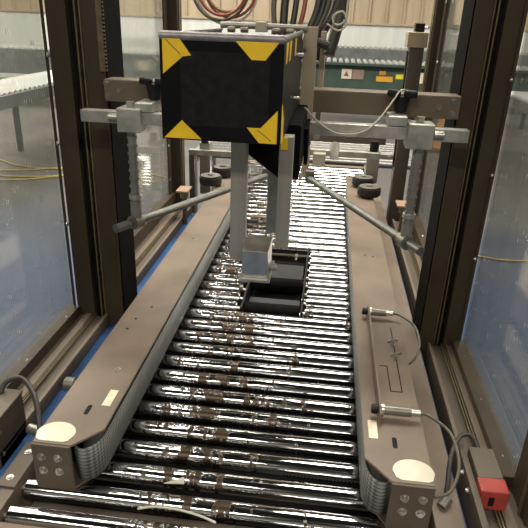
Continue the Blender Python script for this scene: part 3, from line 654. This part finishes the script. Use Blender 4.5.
# ------------------------------------------------------------------ background conveyors
def far_conveyor(name, label, x0, x1, y0, y1, z, mt, along='x', roll=None, pitch=.1, h=.42):
    t = thing(name, label, 'conveyor', ((x0+x1)/2, (y0+y1)/2, 0))
    if along == 'x':
        obj('side_panel', box(nb(), x0, x1, y0, y0+.04, z-h, z-.02, .005), mt, t); obj('side_panel', box(nb(), x0, x1, y1-.04, y1, z-h*.4, z-.02, .005), mt, t)
        n = int((x1-x0)/pitch)
        b = nb(); cyl(b, (x0+.05, y0+.03, z-.03), (x0+.05, y1-.03, z-.03), .035, seg=16); r0 = obj('roller', b, FARROLL, t)
        for i in range(1, min(n, 95)):
            c = r0.copy(); COL.objects.link(c); c.location.x += i*pitch
        lp = [(x, y) for x in (x0+.1, (x0+x1)/2, x1-.1) for y in (y0+.01, y1-.05)]
    else:
        obj('side_panel', box(nb(), x1-.04, x1, y0, y1, z-h*.4, z-.02, .005), mt, t); obj('side_panel', box(nb(), x0, x0+.04, y0, y1, z-h*.4, z-.02, .005), mt, t)
        n = int((y1-y0)/pitch); b = nb(); cyl(b, (x0+.03, y0+.05, z-.03), (x1-.03, y0+.05, z-.03), .035, seg=16); r0 = obj('roller', b, FARROLL, t)
        for i in range(1, min(n, 95)):
            c = r0.copy(); COL.objects.link(c); c.location.y += i*pitch
        lp = [(x, y) for x in (x0+.01, x1-.05) for y in (y0+.1, (y0+y1)/2, y1-.1)]
    for (x, y) in lp: obj('leg', box(nb(), x, x+.06, y, y+.05, 0, z-h*.4, .004), mt, t)
    return t
g = far_conveyor('belt_sorter', 'green machine conveyor with warning labels crossing the hall behind the sealer', -.6, 3.4, 9.5, 10.3, 1.02, GREEN)
for (x0_, x1_, z0_, z1_, mt, nm) in ((.17, .33, .76, .91, TICK, 'warning_label'), (.34, .52, .76, .91, mat('label_dark', (.3, .22, .18), .5), 'warning_label'), (.72, .98, .74, .82, mat('label_orange', (.75, .38, .03), .5), 'warning_label'), (1.02, 1.20, .79, .86, mat('label_yellow', (.8, .72, .03), .5), 'warning_label'), (.76, .86, .84, .9, mat('label_orange2', (.6, .3, .05), .5), 'warning_label'), (1.32, 1.52, .74, .90, LABEL, 'data_plate')):
    obj(nm, box(nb(), x0_, x1_, 9.492, 9.5, z0_, z1_, .001), mt, g)
b = prism(nb(), [(.205, .80), (.285, .80), (.245, .88)], 9.489, 9.492, 'y'); obj('warning_symbol', b, RED, g)
obj('guard_tray', box(nb(), -.6, 3.4, 9.44, 9.50, .94, .965, .003), MATBLK, g)
far_conveyor('roller_conveyor', 'grey roller conveyor against the back wall behind the green one', -1.0, 5.0, 11.6, 12.3, 1.15, GREYCONV)
far_conveyor('roller_conveyor', 'grey roller conveyor seen through the rear left panel', -6.5, -1.6, 9.6, 10.4, 1.0, GREYCONV)
far_conveyor('roller_conveyor', 'roller conveyor running away beyond the left guard door', -3.75, -3.05, 4.4, 8.6, .86, GREYCONV, 'y', h=.35)
far_conveyor('roller_conveyor', 'roller conveyor running away beyond the right guard door', 2.35, 3.05, 3.8, 8.4, .80, GREYCONV, 'y', h=.35)
for i, (x, y) in enumerate(((-4.4, 9.3), (-3.6, 9.3), (-4.9, 7.2), (-4.25, 6.4))):
    obj('upright_stake', cyl(nb(), (x, y, 0), (x, y, 1.42), .03, seg=12), GREYCONV, label=['thin grey stake left of the pair before the far conveyor', 'thin grey stake right of the pair before the far conveyor', 'thin grey stake farther away beyond the left door', 'thin grey stake nearer beyond the left door'][i], cat='stake')
# hose reel on wall
t = thing('hose_coil', 'coiled red and brown hoses hanging behind the cover', 'hose', (-.6, 4.2, 1.6))
for i, (r, dx, mt) in enumerate(((.17, 0, REDHOSE), (.15, .03, BROWNHOSE), (.20, -.02, GCABLE), (.18, .05, REDHOSE), (.22, .02, WTUBE))):
    pts = [(-.78+dx+r*math.sin(a), 4.2+i*.02, 1.80-r*math.cos(a)*1.1) for a in [k*PI/8 for k in range(-7, 8)]]
    obj('hose_loop', tube(nb(), pts, .011), mt, t)
obj('hanging_rail', box(nb(), -1.15, -.45, 4.18, 4.34, 1.985, 2.01, .003), DTAUPE, t)
obj('hanger_post', box(nb(), -1.17, -1.12, 4.2, 4.26, 0, 2.6, .003), DTAUPE, t)
# yellow hoses on the floor
for i, (dx, dy) in enumerate(((0, 0), (.1, .18), (-.25, .4), (.15, .6))):
    obj('floor_hose', tube(nb(), [(-4.6+dx, 5.2+dy, .012), (-4.0+dx, 5.45+dy, .012), (-3.5+dx, 5.2+dy, .012), (-3.0+dx, 5.3+dy*.8, .012), (-2.4+dx, 5.7+dy*.5, .012), (-1.8+dx, 5.4+dy*.5, .012)], .008), YHOSE, label='yellow hose on the floor beyond the left door, %s of the four' % ['nearest', 'second nearest', 'second farthest', 'farthest'][i], cat='hose', group='yellow hoses on the floor')
obj('floor_hose', tube(nb(), [(1.0, 4.2, .012), (1.4, 4.05, .012), (2.0, 4.15, .012), (3.0, 4.0, .012)], .007), YHOSE, label='single yellow hose on the floor beyond the right door', cat='hose')
t = thing('orange_cone_shape', 'orange tapered shape beyond the rear right panel', 'cone', (1.72, 8.2, 0))  # unidentified orange shape, built as a cone
obj('body', cyl(nb(), (1.72, 8.2, .03), (1.72, 8.2, .95), .26, .03, seg=28), ORANGE, t); obj('base', box(nb(), 1.37, 2.07, 7.85, 8.55, 0, .03, .006), BLACK, t)
for ob in bpy.data.objects:
    if ob.type == 'MESH' and ob.parent and ob.name.startswith('roller.') : pass
